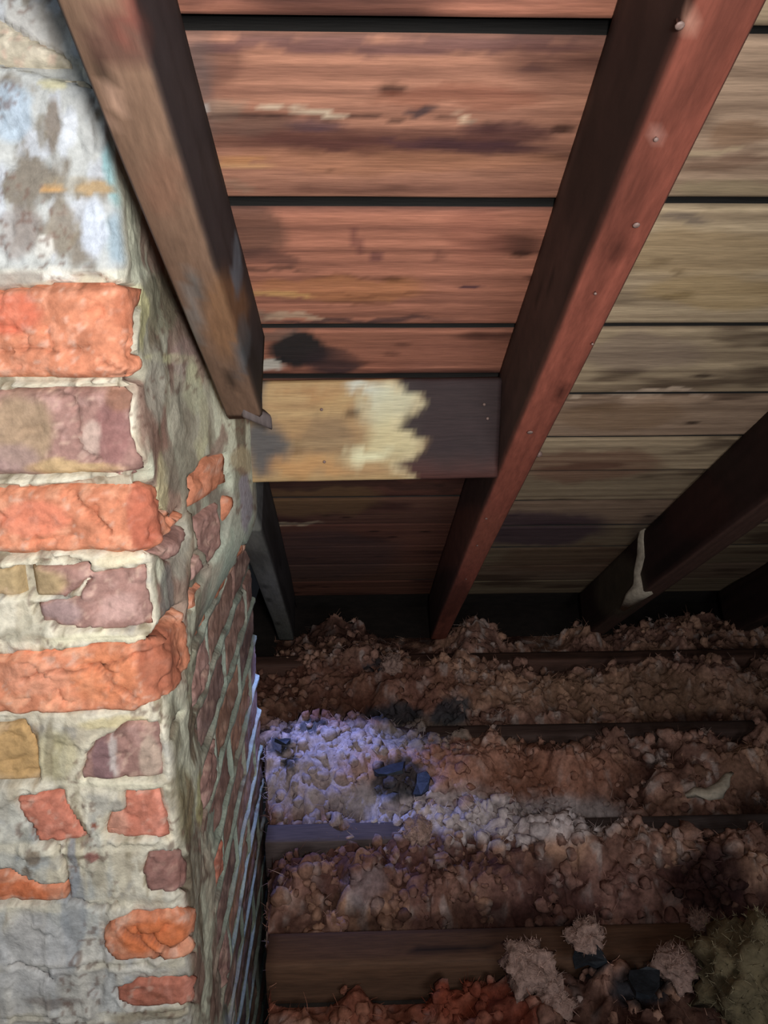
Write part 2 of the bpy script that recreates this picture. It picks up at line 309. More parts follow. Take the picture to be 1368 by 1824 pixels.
# per course: (front joints in px, measured at mid height), base colours from the left, proud (m)
FR = {
 3: ([], [S(170,166,156)]), 4: ([120], [C_GRY, C_GRY]), 5: ([], [C_GRY]), 6: ([130], [C_GRY, C_BLU]),
 7: ([], [C_OR*.92]), 8: ([], [C_MAU*1.05]), 9: ([], [C_OR]), 10: ([50], [C_TAN, C_MAU*1.1]), 11: ([], [C_OR*1.05]),
 12: ([110], [C_TAN, C_MAU]), 13: ([170], [C_RED*1.05, C_RED]), 14: ([160], [C_OR, C_MAU]), 15: ([155], [C_OR, C_OR]), 16: ([185], [C_RED, C_RED*.9]), 17: ([120], [C_GRY, C_MAU]), 18: ([], [C_MAU])}
for k in range(1, len(CB) - 1):
    z1, z0 = CB[k], CB[k + 1]; zm = (z0 + z1)/2
    _, pym = spx(np.array([-.05]), np.array([zm])); pym = float(pym[0])
    js, cs = FR.get(k, ([], [C_GRY]))
    first = 0.115 if (k + 1) % 2 == 0 else 0.235
    ss = [-.56, -.31] if not js else [-.56, -.31]
    ss += [s_front(x, pym) for x in js] + [first]
    cc = [C_GRY, *cs]
    pr = {7: .004, 9: .005, 11: .007, 8: .001, 15: .005}.get(k, .0015)
    for i in range(len(ss) - 1):
        wide = ss[i + 1] - ss[i]
        brick(ss[i], ss[i + 1], z0, z1, np.array(cc[min(i, len(cc) - 1)]), pr if i else -.004, k*11 + i*3 + 1, chim, .0032 if i else .02, .010 if k in (7, 9, 11, 15) else .006)
    a = first; q = 0
    while a < .66:
        b = min(a + .235, .69)
        if b > .66: b = .69
        base = [S(176,138,122), S(160,124,112), S(190,144,120), S(150,120,112)][(k*3 + q*5) % 4]
        if k in (9,) and q < 1: base = C_OR*.9
        if k in (10, 11) and q <= 2 and not (k == 11 and q > 0): base = C_OR*.9
        if k in (8,): base = C_RED*.9
        brick(a, b, z0, z1, base, -.002 if k > 11 else .001, k*7 + q*5 + 400, chim, .006, .004 if k > 11 else .009); a = b; q += 1
# ================================================================ ROOF PLANKS
UD = np.array([0, math.cos(RA), -math.sin(RA)])        # down the slope
ND = np.array([0, -math.sin(RA), -math.cos(RA)])       # towards the loft
def roof_pt(x, d, n=0.0):      # d = distance down the slope from y=0, n = out of the plank underside into the loft
    return np.array([0, 0, RZ0])[None, :] + np.outer(x, [1, 0, 0]) + np.outer(d, UD) + np.outer(n if np.ndim(n) else np.full(len(x), n), ND)
def d_at(py, px=684): p = on_slope(px, py, RZ0); return p[1]/math.cos(RA)
def wood_color(base, dark, a, b, seed):      # a along grain (m), b across (m)
    wv = b + .012*(fbm(a*3 + seed, b*12, seed, 3) - .5)
    g = fbm(a*2.5 + seed, wv*160, seed + 2, 3); r = np.sin(wv*260 + 9*fbm(a*1.6, b*14 + seed, seed, 3) + seed)
    c = np.tile(base, (len(a), 1)); c = mixc(c, dark, sm(.42, .68, g)*.42); c = mixc(c, dark, sm(.2, 1, r)*.22)
    c = mixc(c, dark*.6, sm(.56, .72, fbm(a*5 + seed*3, b*22, seed + 6, 4))*.8)
    for i in range(3):
        rr = random.Random(seed*31 + i); ka, kb = a.min() + rr.random()*np.ptp(a), b.min() + (.2 + .6*rr.random())*np.ptp(b)
        d = np.hypot((a - ka)/2.2, b - kb); c = mixc(c, dark*.3, sm(.008, .003, d)*.85)
    return c
BSEAM = [d_at(v) for v in (-420, -180, 48, 362, 583)] 
LSEAM = BSEAM + [d_at(671, 680)] + [d_at(671, 680) + .155*i for i in range(1, 9)]
RSEAM = BSEAM + [d_at(702, 1100), d_at(778, 1100)] + [d_at(778, 1100) + .15*i for i in range(1, 8)]
CH, MI, DK = S(40,44,48), S(150,96,76), S(86,52,46)
R_RED = S(188,126,102); R_TAN = S(208,184,150)
def stain_left(c, px, py):
    pt = [(380,110,60,46,S(104,70,60),.6),(700,80,400,16,S(92,64,66),.75),(400,190,40,22,S(150,130,112),.6),(364,190,14,7,S(226,222,214),.9),(560,201,50,5,S(206,186,160),.9),
      (480,203,26,4,S(210,190,164),.8),(820,213,22,6,S(220,190,160),.8),(745,193,30,8,S(56,48,54),.8),(450,240,110,30,S(96,64,50),.5),(600,252,160,12,S(84,52,48),.8),(720,250,60,10,S(56,44,60),.8),
      (900,235,90,28,S(76,46,46),.8),(820,170,160,20,S(128,74,56),.5),(590,298,14,5,S(60,44,44),.9),(700,285,300,26,S(184,128,96),.5),(430,290,60,6,S(196,140,90),.6),(950,122,30,8,S(70,48,50),.7),
      (440,410,70,50,S(104,74,62),.8),(430,340,40,10,S(150,120,100),.5),(640,425,10,24,S(112,68,64),.6),(670,450,14,10,S(90,54,60),.6),(780,455,12,10,S(110,70,62),.5),(830,512,18,5,S(50,34,54),.9),
      (600,515,160,24,S(190,128,82),.55),(500,530,60,7,S(206,160,104),.8),(640,540,60,4,S(120,76,56),.6),(520,570,70,6,S(196,166,140),.8),(470,455,60,14,S(88,60,56),.6),
      (530,625,64,26,CH*.7,.97),(600,640,50,26,S(52,42,46),.85),(480,655,30,12,S(210,208,196),.9),(500,645,20,5,CH*.6,.9),(480,600,60,10,S(120,100,90),.6),(760,625,160,30,S(156,102,84),.5),
      (560,890,120,30,S(120,92,62),.8),(640,860,240,10,S(70,48,40),.6),(560,990,160,46,S(84,66,62),.6),(505,932,60,4,S(190,170,140),.7)]
    c = paint(c, px, py, pt, 20, .015, 5)
    pt = [(640,250,330,26,S(92,56,48),.7),(560,225,60,12,S(60,46,60),.7),(860,262,120,14,S(62,38,44),.8),(420,225,110,20,S(104,78,68),.7),(345,150,40,120,S(96,86,84),.6),(1000,90,120,60,S(84,52,46),.6),
      (600,212,300,3,S(60,40,36),.7),(430,560,60,12,S(150,130,112),.6),(620,572,200,5,S(60,46,50),.8),(480,480,90,4,S(84,58,50),.7),(700,525,120,4,S(120,74,52),.6),(640,490,110,3,S(110,68,50),.5),(850,420,60,60,S(150,92,76),.4),(430,295,60,4,S(206,160,110),.6)]
    return paint(c, px, py, pt, 12, .02, 7, 1.3, .5)
def stain_right(c, px, py):
    pt = [(1290,290,90,14,S(120,88,70),.6),(1290,345,100,26,S(166,148,116),.7),(1270,268,60,6,S(210,186,150),.6),(1220,390,50,10,S(112,100,92),.6),(1320,240,60,26,S(146,112,86),.7),(1205,482,16,7,S(70,54,44),.8),
      (1250,450,160,46,S(186,158,118),.6),(1280,520,150,30,S(190,160,112),.6),(1150,630,120,36,S(158,136,120),.6),(1170,701,90,5,S(222,196,170),.9),(1020,703,16,4,S(214,190,164),.8),(1250,702,20,4,S(206,180,160),.8),
      (1100,740,130,26,S(160,128,98),.6),(1050,830,130,30,S(140,96,78),.6),(960,940,130,34,S(74,56,70),.8),(1020,1000,150,26,S(106,80,62),.6),(1180,950,60,40,S(60,48,50),.5)]
    return paint(c, px, py, pt, 16, .015, 8)
ceil = tag(empty('ceiling', (0, 0, RZ0)), None, None, None, 'structure')
ceil['label'] = 'sloping roof of horizontal sarking planks above the rafters'
def plank(x0, x1, d0, d1, gap, base, dark, stain, seed, fine=.005):
    nx = max(6, int((x1 - x0)/.007)); nd = max(6, int((d1 - d0)/fine))
    x = np.linspace(x0, x1, nx); d = np.linspace(d0 + gap, d1 - gap, nd)
    X, D = [v.ravel() for v in np.meshgrid(x, d, indexing='ij')]
    ed = np.minimum(D - d[0], d[-1] - D)
    cup = .002*math.sin(seed*2.3)
    n = -.003*(1 - sm(0, .006, ed)) + (fbm(X*4 + seed, D*90, 3, 3) - .5)*.0022 + cup*np.sin((D - d0)/(d1 - d0)*math.pi) + .0015*math.sin(seed*5.1)
    V = roof_pt(X, D, n); px, py = proj(V); c = stain(wood_color(base, dark, X, D, seed), px, py)
    c = mixc(c, dark*.35, (1 - sm(0, .004, ed))*.6)
    per = [i*nd for i in range(nx)] + [(nx - 1)*nd + j for j in range(1, nd)] + [i*nd + nd - 1 for i in range(nx - 2, -1, -1)] + [j for j in range(nd - 2, 0, -1)]
    k = len(per); per0 = list(per); V = np.vstack([V, V[per], roof_pt(X[per], D[per], -.022)]); b0 = len(V) - k; per = list(range(b0 - k, b0))
    Fc = grid_faces(nx, nd)[:, ::-1].tolist() + [[per[i], per[(i + 1) % k], b0 + (i + 1) % k, b0 + i] for i in range(k)] + [list(range(b0, b0 + k))]
    o = mesh_obj('plank', V, Fc, M_WOOD, ceil, np.vstack([c, np.tile(S(46,44,42)*.6, (2*k, 1))])); return o
BAY = 0.42
def px_to_roofx(px, py, z0=None): return on_slope(px, py, RZ0 if z0 is None else z0)[0]
XM = px_to_roofx(1059, 430, UZ0)            # left face of the middle rafter
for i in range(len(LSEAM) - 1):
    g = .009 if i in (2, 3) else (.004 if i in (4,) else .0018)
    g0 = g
    plank(-.205, XM + .025, LSEAM[i], LSEAM[i + 1], {2: .0065, 3: .006, 1: .006, 4: .005, 5: .009}.get(i, .0022), [R_RED, R_RED*.92, S(180,128,104)][i % 3]*(1 if i < 5 else .6 if i < 7 else .35), DK, stain_left, i + 1)  # lower planks darkened, eave shade put into the base colour
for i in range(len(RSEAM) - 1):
    plank(XM + .027, XM + 1.4, RSEAM[i], RSEAM[i + 1], {2: .006, 3: .003, 6: .005, 5: .003}.get(i, .0018), [R_TAN, R_TAN*.92, S(192,162,136)][i % 3]*(1 if i < 7 else .7 if i < 9 else .4), S(104,80,64), stain_right, i + 31, .006)  # right bay planks also darkened downwards for the shade at the eave
under = mesh_obj('roof_felt', roof_pt(np.array([-.205, 1.7, 1.7, -.205]), np.array([.2, .2, 2.9, 2.9]), -.024), [[0, 1, 2, 3]], M_CEIL, ceil)
# ================================================================ RAFTERS
def beam(name, p0, p1, wdt, dep, nrm, m, colf, parent=None, seed=0, seg=.012, wave=.002, endcut=None):
    """rectangular timber, p0/p1 = ends of the lower-left underside edge centre line; nrm = direction from underside into depth"""
    p0, p1, nrm = [np.array(v, float) for v in (p0, p1, nrm)]; ax = p1 - p0; Ln = np.linalg.norm(ax); ax /= Ln
    sd = np.cross(ax, nrm); sd /= np.linalg.norm(sd)
    r = .003; prof = []
    hw = wdt/2; nq = max(3, int(wdt/.008)); nd = max(4, int(dep/.010))
    for t in np.linspace(-hw + r, hw - r, nq): prof.append((t, 0))
    for t in np.linspace(r, dep - r, nd): prof.append((hw, t))
    for t in np.linspace(hw - r, -hw + r, nq): prof.append((t, dep))
    for t in np.linspace(dep - r, r, nd): prof.append((-hw, t))
    prof = np.array(prof); n = len(prof); k = max(2, int(Ln/seg)); L = np.linspace(0, Ln, k)
    Lg = np.repeat(L, n); a = np.tile(prof[:, 0], k); b = np.tile(prof[:, 1], k)
    wob = wave*(fbm(Lg*3 + seed, 0*Lg, seed, 2) - .5)*2; chip = (fbm(Lg*18, a*60 + seed, b*60, 3) - .5)*.0035
    cut = np.zeros_like(Lg)
    if endcut: cut = endcut(b)*np.repeat(np.r_[np.zeros(k - 1), 1.0], n)
    V = p0 + np.outer(Lg + cut, ax) + np.outer(a*(1 + chip*12) + wob, sd) + np.outer(b + chip*np.sign(dep/2 - b)*.5 + wob*.5, nrm)
    Fc = []
    for i in range(k - 1):
        for j in range(n):
            j2 = (j + 1) % n; Fc.append([i*n + j, i*n + j2, (i + 1)*n + j2, (i + 1)*n + j])
    c = colf(Lg, a, b, V)
    # end caps with a centre vertex
    V = np.vstack([V, V[:n].mean(0), V[-n:].mean(0)]); c = np.vstack([c, c[:n].mean(0), c[-n:].mean(0)]); e0 = len(V) - 2
    for j in range(n):
        j2 = (j + 1) % n; Fc.append([j2, j, e0]); Fc.append([(k - 1)*n + j, (k - 1)*n + j2, e0 + 1])
    return mesh_obj(name, V, Fc, m, parent, c)
def raft_pts(x, y0, y1): return (x, y0, UZ0 - TAN*y0), (x, y1, UZ0 - TAN*y1)
RN = -ND; RDEP = .167*math.cos(RA) - .0005
def nail(p, n, r, parent, length=.006):
    n = Vector(n).normalized(); q = n.to_track_quat('Z', 'Y'); V = []; Fc = []
    rings = [(r*.45, -.004), (r*.45, length*.5), (r, length*.5), (r*1.02, length*.75), (r*.6, length)]
    for rr, h in rings:
        for i in range(8): V.append(Vector(p) + q @ Vector((rr*math.cos(i*math.pi/4), rr*math.sin(i*math.pi/4), h)))
    for a in range(len(rings) - 1):
        for i in range(8): Fc.append([a*8 + i, a*8 + (i + 1) % 8, (a + 1)*8 + (i + 1) % 8, (a + 1)*8 + i])
    Fc.append([len(V) - 8 + i for i in range(8)]); Fc.append([7 - i for i in range(8)])
    return mesh_obj('nail', [tuple(v) for v in V], Fc, M_NAIL, parent)
def rcol(under, side, seed, px_pt=None):  # side faces take a darker colour, standing in for grazing shade
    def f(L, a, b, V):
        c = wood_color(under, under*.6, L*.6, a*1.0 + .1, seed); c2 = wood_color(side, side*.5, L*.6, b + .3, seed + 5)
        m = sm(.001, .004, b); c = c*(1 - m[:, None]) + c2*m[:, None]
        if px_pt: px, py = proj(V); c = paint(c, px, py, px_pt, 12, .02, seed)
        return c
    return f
# left rafter, cut off above the header
tilt = .02
r1 = tag(empty('rafter', (-.189, .10, UZ0 - TAN*.10)), 'short grey-brown rafter hard against the chimney, cut off above the cross board', 'rafter')
q0, q1 = on_slope(203, 100, UZ0), on_slope(384, 600, UZ0); gx = (q1[0] - q0[0])/(q1[1] - q0[1]); lx = lambda y: q0[0] + gx*(y - q0[1])
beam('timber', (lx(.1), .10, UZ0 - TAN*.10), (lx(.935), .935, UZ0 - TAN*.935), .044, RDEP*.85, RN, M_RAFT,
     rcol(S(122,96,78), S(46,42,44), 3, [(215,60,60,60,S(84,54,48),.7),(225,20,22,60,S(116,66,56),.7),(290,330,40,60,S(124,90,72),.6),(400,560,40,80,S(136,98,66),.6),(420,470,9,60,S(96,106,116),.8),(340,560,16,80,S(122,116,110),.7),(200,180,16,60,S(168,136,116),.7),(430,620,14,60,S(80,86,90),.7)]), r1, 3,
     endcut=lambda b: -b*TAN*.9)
# middle rafter
XMc = XM + .0225
r2 = tag(empty('rafter', (XMc, .10, UZ0 - TAN*.10)), 'long red-brown rafter running from top right down to the eave in mid view', 'rafter')
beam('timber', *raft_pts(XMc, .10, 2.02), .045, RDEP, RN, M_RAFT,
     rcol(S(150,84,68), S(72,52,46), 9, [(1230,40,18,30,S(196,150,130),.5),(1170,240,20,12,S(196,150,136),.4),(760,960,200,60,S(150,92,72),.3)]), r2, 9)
for (x, y, s_) in ((1168, 245, .0025), (1133, 398, .004), (1210, 42, .004), (1060, 520, .002), (944, 768, .005), (866, 922, .003), (1055, 610, .0018), (850, 970, .0025), (830, 1030, .002)):
    p = on_slope(x, y, UZ0); nail(p, ND, s_*.75, r2, .003)
p = on_slope(958, 806, UZ0 + .03); nail((XMc + .024, p[1], UZ0 - TAN*p[1] + .03), (1, 0, -.2), .005, r2, .014)
# third and fourth rafter
r3 = tag(empty('rafter', (XMc + BAY, .4, UZ0 - TAN*.4)), 'dark rafter at the right edge with a pale mortar streak on its side', 'rafter')
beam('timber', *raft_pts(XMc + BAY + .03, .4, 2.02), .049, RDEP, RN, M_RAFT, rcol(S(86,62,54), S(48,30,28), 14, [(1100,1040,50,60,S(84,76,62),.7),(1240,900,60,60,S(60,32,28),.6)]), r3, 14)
r4 = tag(empty('rafter', (XMc + 2*BAY, .6, UZ0 - TAN*.6)), 'rafter in deep shade beyond the right edge of the view, last at the eave', 'rafter')
beam('timber', *raft_pts(XMc + 2*BAY + .03, .6, 2.02), .049, RDEP, RN, M_RAFT, rcol(S(80,58,50), S(48,32,28), 19), r4, 19)
# lower rafter behind the chimney
r5 = tag(empty('rafter', (-.205, 1.10, UZ0 - TAN*1.10)), 'grey rafter emerging below the cross board behind the chimney, foot in the insulation', 'rafter')
r5b = beam('timber', (-.188, 1.25, UZ0 - TAN*1.25), (-.212, 2.0, UZ0 - TAN*2.0), .044, RDEP, RN, M_RAFT, rcol(S(112,112,106), S(60,58,58), 23), r5, 23)
def lump(name, pts, rad, m, parent=None, seed=0, squash=1.0, rings=9, segs=10, rough=.35):
    """tapered irregular strip along pts"""
    pts = [np.array(p, float) for p in pts]; V = []; n = len(pts)
    for i, p in enumerate(pts):
        t = (pts[min(i + 1, n - 1)] - pts[max(i - 1, 0)]); t /= np.linalg.norm(t) + 1e-9
        a = np.cross(t, [0.3, 0.2, 1.0]); a /= np.linalg.norm(a); b = np.cross(t, a); R = rad[i]
        for j in range(segs):
            an = 2*math.pi*j/segs; q = R*(1 + rough*(float(vnoise(i*1.3 + seed, j*.9, seed)) - .5)*2)
            V.append(p + a*math.cos(an)*q + b*math.sin(an)*q*squash)
    Fc = [[i*segs + j, i*segs + (j + 1) % segs, (i + 1)*segs + (j + 1) % segs, (i + 1)*segs + j] for i in range(n - 1) for j in range(segs)]
    Fc += [list(range(segs))[::-1], [(n - 1)*segs + j for j in range(segs)]]
    return mesh_obj(name, V, Fc, m, parent)
# mortar streak on the third rafter's left face
XR3 = XMc + BAY + .03 - .0245
MS = [on_x(x, y, XR3) for x, y in ((1148, 932), (1142, 960), (1146, 990), (1138, 1020), (1142, 1046), (1130, 1062), (1110, 1085))]
o = lump('mortar_streak', [m + np.array([-.001, 0, 0]) for m in MS], [.008, .014, .017, .015, .026, .018, .008], M_PALE, r3, 5, .4, rough=.7); o['label'] = 'pale streak of dried mortar'
# header
def hcol(L, a, b, V):
    px, py = proj(V)
    c = wood_color(S(186,156,112), S(150,112,76), V[:, 0], b*.0 + V[:, 2], 51)
    pt = [(470,800,46,50,S(84,84,86),.95),(450,700,30,50,S(86,84,84),.8),(590,780,60,30,S(128,108,84),.6),(660,690,46,16,S(216,222,208),.9),(700,715,50,46,S(206,204,172),.85),(700,780,40,50,S(212,202,158),.8),  # grey left end is the shadow of the gap, painted on
      (655,815,36,14,S(232,230,190),.9),(560,700,50,12,S(170,120,74),.5),(545,830,70,20,S(196,146,92),.6),(600,720,30,26,S(190,160,112),.6)]
    g = fbm(px*.02, py*.5, 13, 3) - .5; c = paint(c, px, py + 0*g, pt, 30, .03, 3, 1.4, .5)
    wx = px + 22*np.sin(py*.085) + (fbm(px*.03, py*.06, 4, 4) - .5)*36
    c = mixc(c, S(214,200,160), sm(14, 3, np.abs(wx - 728))*.5)
    m = sm(726, 746, wx + 8*(fbm(px*.01, py*.3, 6, 3) - .5)); c = mixc(c, S(44,32,38), m*.97)
    return mixc(c, S(84,50,44), m*sm(800, 850, py + 26*(fbm(px*.02, py*.02, 3, 3) - .5))*.8)
hd = tag(empty('header_board', (0, 1.087, 1.0)), 'pale plumb cross board with a dark wavy-edged stain, set between left and middle rafters', 'board')
YH = 1.087; zt = RZ0 - TAN*YH - .021; zb = UZ0 - TAN*YH
beam('timber', (-.162, YH, zb + .0), (XM - .001, YH, zb + .004), .022, zt - zb - .002, (0, 0, 1), M_WOOD, hcol, hd, 31, .006, .0006)
for x, y in ((573, 729), (578, 822), (862, 720), (868, 745)):
    p = on_y(x, y, YH - .011); nail(p, (0, -1, 0), .0022, hd, .004)
# loose timber chip at the rafter's cut end
wa, wb = on_y(428, 738, .93), on_y(478, 760, .955)
o = beam('timber_wedge', wa, wb, .024, .020, (0, -.3, .95), M_RAFT, lambda L, a, b, V: wood_color(S(104,94,92), S(60,54,54), L, a, 3), None, 8, .006)
tag(o, 'small grey-brown wooden wedge under the cut end of the short rafter by the chimney', 'wedge')
# ================================================================ FLOOR, JOISTS
ea, eb = on_z(473, 1265, 0), on_z(478, 1815, 0)      # trimmed edge of the floor beside the stack
def XE(y): return np.where(y > YB + .03, -.35, ea[0] + (eb[0] - ea[0])*(y - ea[1])/(eb[1] - ea[1]))
fy = [.3, YB + .03, YB + .031, 2.9]; FV = []
for zz in (-.075, -.10):
    for y in fy: FV += [(float(XE(y)), y, zz), (1.9, y, zz)]
FF = []
for k in range(3):
    a = 2*k; FF += [[a, a + 1, a + 3, a + 2], [a + 8, a + 10, a + 11, a + 9], [a, a + 2, a + 10, a + 8], [a + 1, a + 9, a + 11, a + 3]]
FF += [[0, 8, 9, 1], [6, 7, 15, 14]]
tag(mesh_obj('floor', FV, FF, M_CEIL, smooth=False), kind='structure')
ys = {'a': on_z(1000, 1160, 0)[1], 'b': on_z(1000, 1288, 0)[1], 'c': on_z(900, 1458, 0)[1], 'd': on_z(700, 1655, 0)[1]}
def jcol(under, seed, pts=None):
    def f(L, a, b, V):
        c = wood_color(under, under*.55, L, a + b, seed)
        if pts: px, py = proj(V); c = paint(c, px, py, pts, 10, .02, seed)
        return c
    return f
JL = [('a', .048, 'wall plate timber under the feet of the rafters at the eave', S(84,58,48), 'wall_plate', 'timber'),
      ('b', .045, 'floor joist nearest the eave, mostly buried in pink-brown insulation', S(78,60,54), 'joist', 'joist'),
      ('c', .050, 'middle floor joist half covered by a drift of bluish-grey insulation', S(86,74,72), 'joist', 'joist'),
      ('d', .060, 'nearest floor joist, bare brown top with a long split, at the bottom of the view', S(88,62,46), 'joist', 'joist')]
for i, (k, wd, lab, colr, nm, cat) in enumerate(JL):
    y = ys[k] - wd/2; x0 = float(XE(y))
    o = beam(nm, (x0, y, 0), (1.8, y, 0), wd, .0745, (0, 0, -1), M_JOIST, jcol(colr, 61 + i, [(760,1690,130,3,S(30,20,16),.95)] if k == 'd' else None), None, 61 + i, .02); tag(o, lab, cat)
# ================================================================ INSULATION
def blobs(x, y, seed, k=2.6):      # smooth rounded lumps, one per unit cell
    i, j = np.floor(x), np.floor(y); t = np.zeros(np.shape(x))
    for a in (-1, 0, 1):
        for b in (-1, 0, 1):
            ii, jj = i + a, j + b; q = np.full_like(ii, seed)
            d2 = (ii + _h(ii, jj, q) - x)**2 + (jj + _h(ii, jj, q + 7) - y)**2
            t = np.maximum(t, 0) + (.35 + .65*_h(ii, jj, q + 3))*np.exp(-d2*k*2)
    return t
def hf(x, y):
    wx = x + .05*(fbm(x*22, y*22, 1, 4) - .5); wy = y + .05*(fbm(x*22, y*22, 6, 4) - .5)
    b = .026*blobs(wx*17, wy*17, 3) + .012*blobs(wx*44, wy*44, 5) + .007*blobs(wx*95, wy*95, 9) + .006*fbm(x*90, y*90, 8, 3)
    return b - .006 + .10*(fbm(x*9, y*9, 2, 4) - .5)
FL_P = S(156,120,106); FL_D = S(72,44,38); FL_B = S(180,166,160); FL_W = S(176,138,114)
DARKS = [(710,1385,55,40),(500,1325,26,14),(660,1180,24,12),(1150,1750,60,40),(1050,1715,40,24),(700,1270,60,20),(800,1270,36,30),(515,1360,18,12),(560,1290,16,12)]  # dark hollows put into the insulation colour
def fluff_col(V, z01, seed):
    x, y = V[:, 0], V[:, 1]; px, py = proj(V)
    n = fbm(x*9 + seed, y*9, 4, 4); m = fbm(x*30, y*30, 8 + seed, 4)
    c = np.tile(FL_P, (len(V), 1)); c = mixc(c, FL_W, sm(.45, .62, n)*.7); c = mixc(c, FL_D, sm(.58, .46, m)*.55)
    c = mixc(c, FL_B, sm(.6, .72, fbm(x*50, y*50, 3, 3))*.6); c = mixc(c, FL_D*.5, sm(.5, .0, z01)*.8)  # low spots and clump undersides darkened, hollow shade put into colour
    pt = [(600,1370,170,100,S(160,150,150),.7),(880,1450,240,50,S(196,186,186),.75),(760,1300,80,40,S(120,112,104),.7),(640,1230,240,60,S(104,66,54),.5),(1150,1230,300,40,S(150,118,96),.5),  # pale patch by the chimney paints up the daylight pool
          (860,1375,260,50,S(160,110,88),.5),(700,1550,300,60,S(96,64,60),.5),(1150,1600,260,60,S(96,66,64),.5),(650,1590,46,40,S(140,132,140),.35),(1270,1560,80,60,S(52,34,36),.8),(860,1640,200,30,S(60,38,36),.6),(620,1780,240,50,S(110,54,38),.7),(850,1790,120,50,S(120,56,40),.7)]  # dark spot at the right painted as a shaded hollow
    c = paint(c, px, py, pt, 34, .012, seed)
    return paint(c, px, py, [(a, b, r, q, S(44,50,56), .85) for a, b, r, q in DARKS], 24, .03, seed + 2)
def bay(name, label, x0, x1, y0, y1, lvl, seed, step=.0042):
    xs = np.arange(x0, x1, step); ysv = np.arange(y0, y1, step); X, Y = [v.ravel() for v in np.meshgrid(xs, ysv, indexing='ij')]
    h = hf(X, Y); X = np.maximum(X, XE(Y) + .002); e = np.minimum(Y - y0, y1 - Y); Z = lvl(X, Y) + h - .03
    e = np.minimum(e, (X - XE(Y))*1.2)
    Z = np.where(e < .02, np.minimum(Z, lvl(X, Y) + h - .03 - (.02 - e)*1.0), Z)
    V = np.stack([X + .02*(fbm(X*40, Y*40, 1, 2) - .5), Y, np.maximum(Z, -.073)], 1)
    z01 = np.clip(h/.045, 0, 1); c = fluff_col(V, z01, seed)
    return xs, ysv, V, c, lvl
ICO = None
def ico():
    import bmesh
    bm = bmesh.new(); bmesh.ops.create_icosphere(bm, subdivisions=2, radius=1); v = np.array([tuple(a.co) for a in bm.verts]); f = np.array([[b.index for b in a.verts] for a in bm.faces]); bm.free(); return v, f
IV, IF = ico(); FIB = 1.0
def fibres(P, C, rs, ln=(.006, .016), wd=.00045):
    n = len(P); d = rs.normal(0, 1, (n, 3)); d[:, 2] = np.abs(d[:, 2])*.6 + .1; d /= np.linalg.norm(d, axis=1)[:, None]
    L = rs.uniform(ln[0], ln[1], n)[:, None]; b = rs.normal(0, .9, (n, 3)); sd = np.cross(d, rs.normal(0, 1, (n, 3))); sd /= np.linalg.norm(sd, axis=1)[:, None] + 1e-9
    V = np.zeros((n, 8, 3))
    for q in range(4):
        t = q/3 - .15; p = P + d*L*t + b*L*t*t*.7; ww = wd*(1, 1.2, .9, .3)[q]
        V[:, q*2] = p - sd*ww; V[:, q*2 + 1] = p + sd*ww
    F = np.concatenate([np.arange(n)[:, None]*8 + np.array([2*q, 2*q + 1, 2*q + 3, 2*q + 2]) for q in range(3)])
    return V.reshape(-1, 3), np.repeat(np.minimum(C*rs.uniform(.8, 1.7, (n, 1)), .8), 8, axis=0), F
def insulation(label, x0, x1, y0, y1, lvl, seed, clumps, extra=()):
    xs, ysv, V, c, _ = bay('', '', x0, x1, y0, y1, lvl, seed)
    Fq = grid_faces(len(xs), len(ysv)); rs = np.random.RandomState(seed); Vs, Cs, Fs = [V], [c], []
    off = len(V); spots = [(rs.uniform(x0 + .01, x1 - .01), rs.uniform(y0 + .004, y1 - .004), abs(rs.normal(0, .5))) for _ in range(clumps)] + list(extra)
    for (cx, cy2, big) in spots:
        r = .0045 + .0085*min(big, 2.2); a = np.array([cx]); b = np.array([cy2])
        if cx < float(XE(cy2)) + .02: continue
        cz = float((lvl(a, b) + hf(a, b))[0]) - .03 + r*.1
        if cz < -.06: continue
        d = IV*(r*rs.uniform(.8, 1.3, 3)); nn = fbm(IV[:, 0]*1.7 + cx*99, IV[:, 1]*1.7 + cy2*77, IV[:, 2]*1.7, 2); d = d*(.25 + 1.5*nn)[:, None]
        P = d + np.array([cx, cy2, cz]); Vs.append(P)
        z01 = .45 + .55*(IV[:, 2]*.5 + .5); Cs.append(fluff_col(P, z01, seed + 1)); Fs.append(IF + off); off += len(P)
    Vall = np.vstack(Vs); Call = np.vstack(Cs)
    base = V; nf = int(len(V)*.22*FIB); k = rs.randint(0, len(Vall), nf) ; Pf, Cf, Ff = fibres(Vall[k], Call[k], rs); Vall = np.vstack([Vall, Pf]); Call = np.vstack([Call, Cf]); Ff = Ff + off
    faces = [Fq, np.vstack([f for f in Fs] or [np.zeros((0, 3), int)]), Ff]; faces = [f for f in faces if len(f)]
    o = mesh_obj('loose_insulation', Vall, faces, M_FLUFF, None, Call)
    tag(o, label, 'insulation', None, 'stuff'); return o
ya, yb, yc, yd = ys['a'], ys['b'], ys['c'], ys['d']
def L_eave(x, y):      # heaps beyond the wall plate
    px, py = proj(np.stack([x, y, 0*x], 1)); return -.085 + .110*np.exp(-((px - 600)/90)**2) + .090*np.exp(-((px - 850)/60)**2) + .095*np.exp(-((px - 1260)/150)**2) + .06*np.exp(-((px - 1040)/30)**2)
def tilt(y, y0, y1, lo, hi): return lo + (hi - lo)*sm(y0, y0 + .75*(y1 - y0), y)
def L_ab(x, y): return tilt(y, yb, ya - .05, -.05, .012) + .012*np.sin(x*9)
def L_bc(x, y): return tilt(y, yc, yb - .05, -.052, .024) + .012*np.sin(x*7 + 1) - .015*sm(.75, .9, x)
def L_cd(x, y): return tilt(y, yd, yc - .05, -.058, .018) + .016*sm(-.2, .3, x)
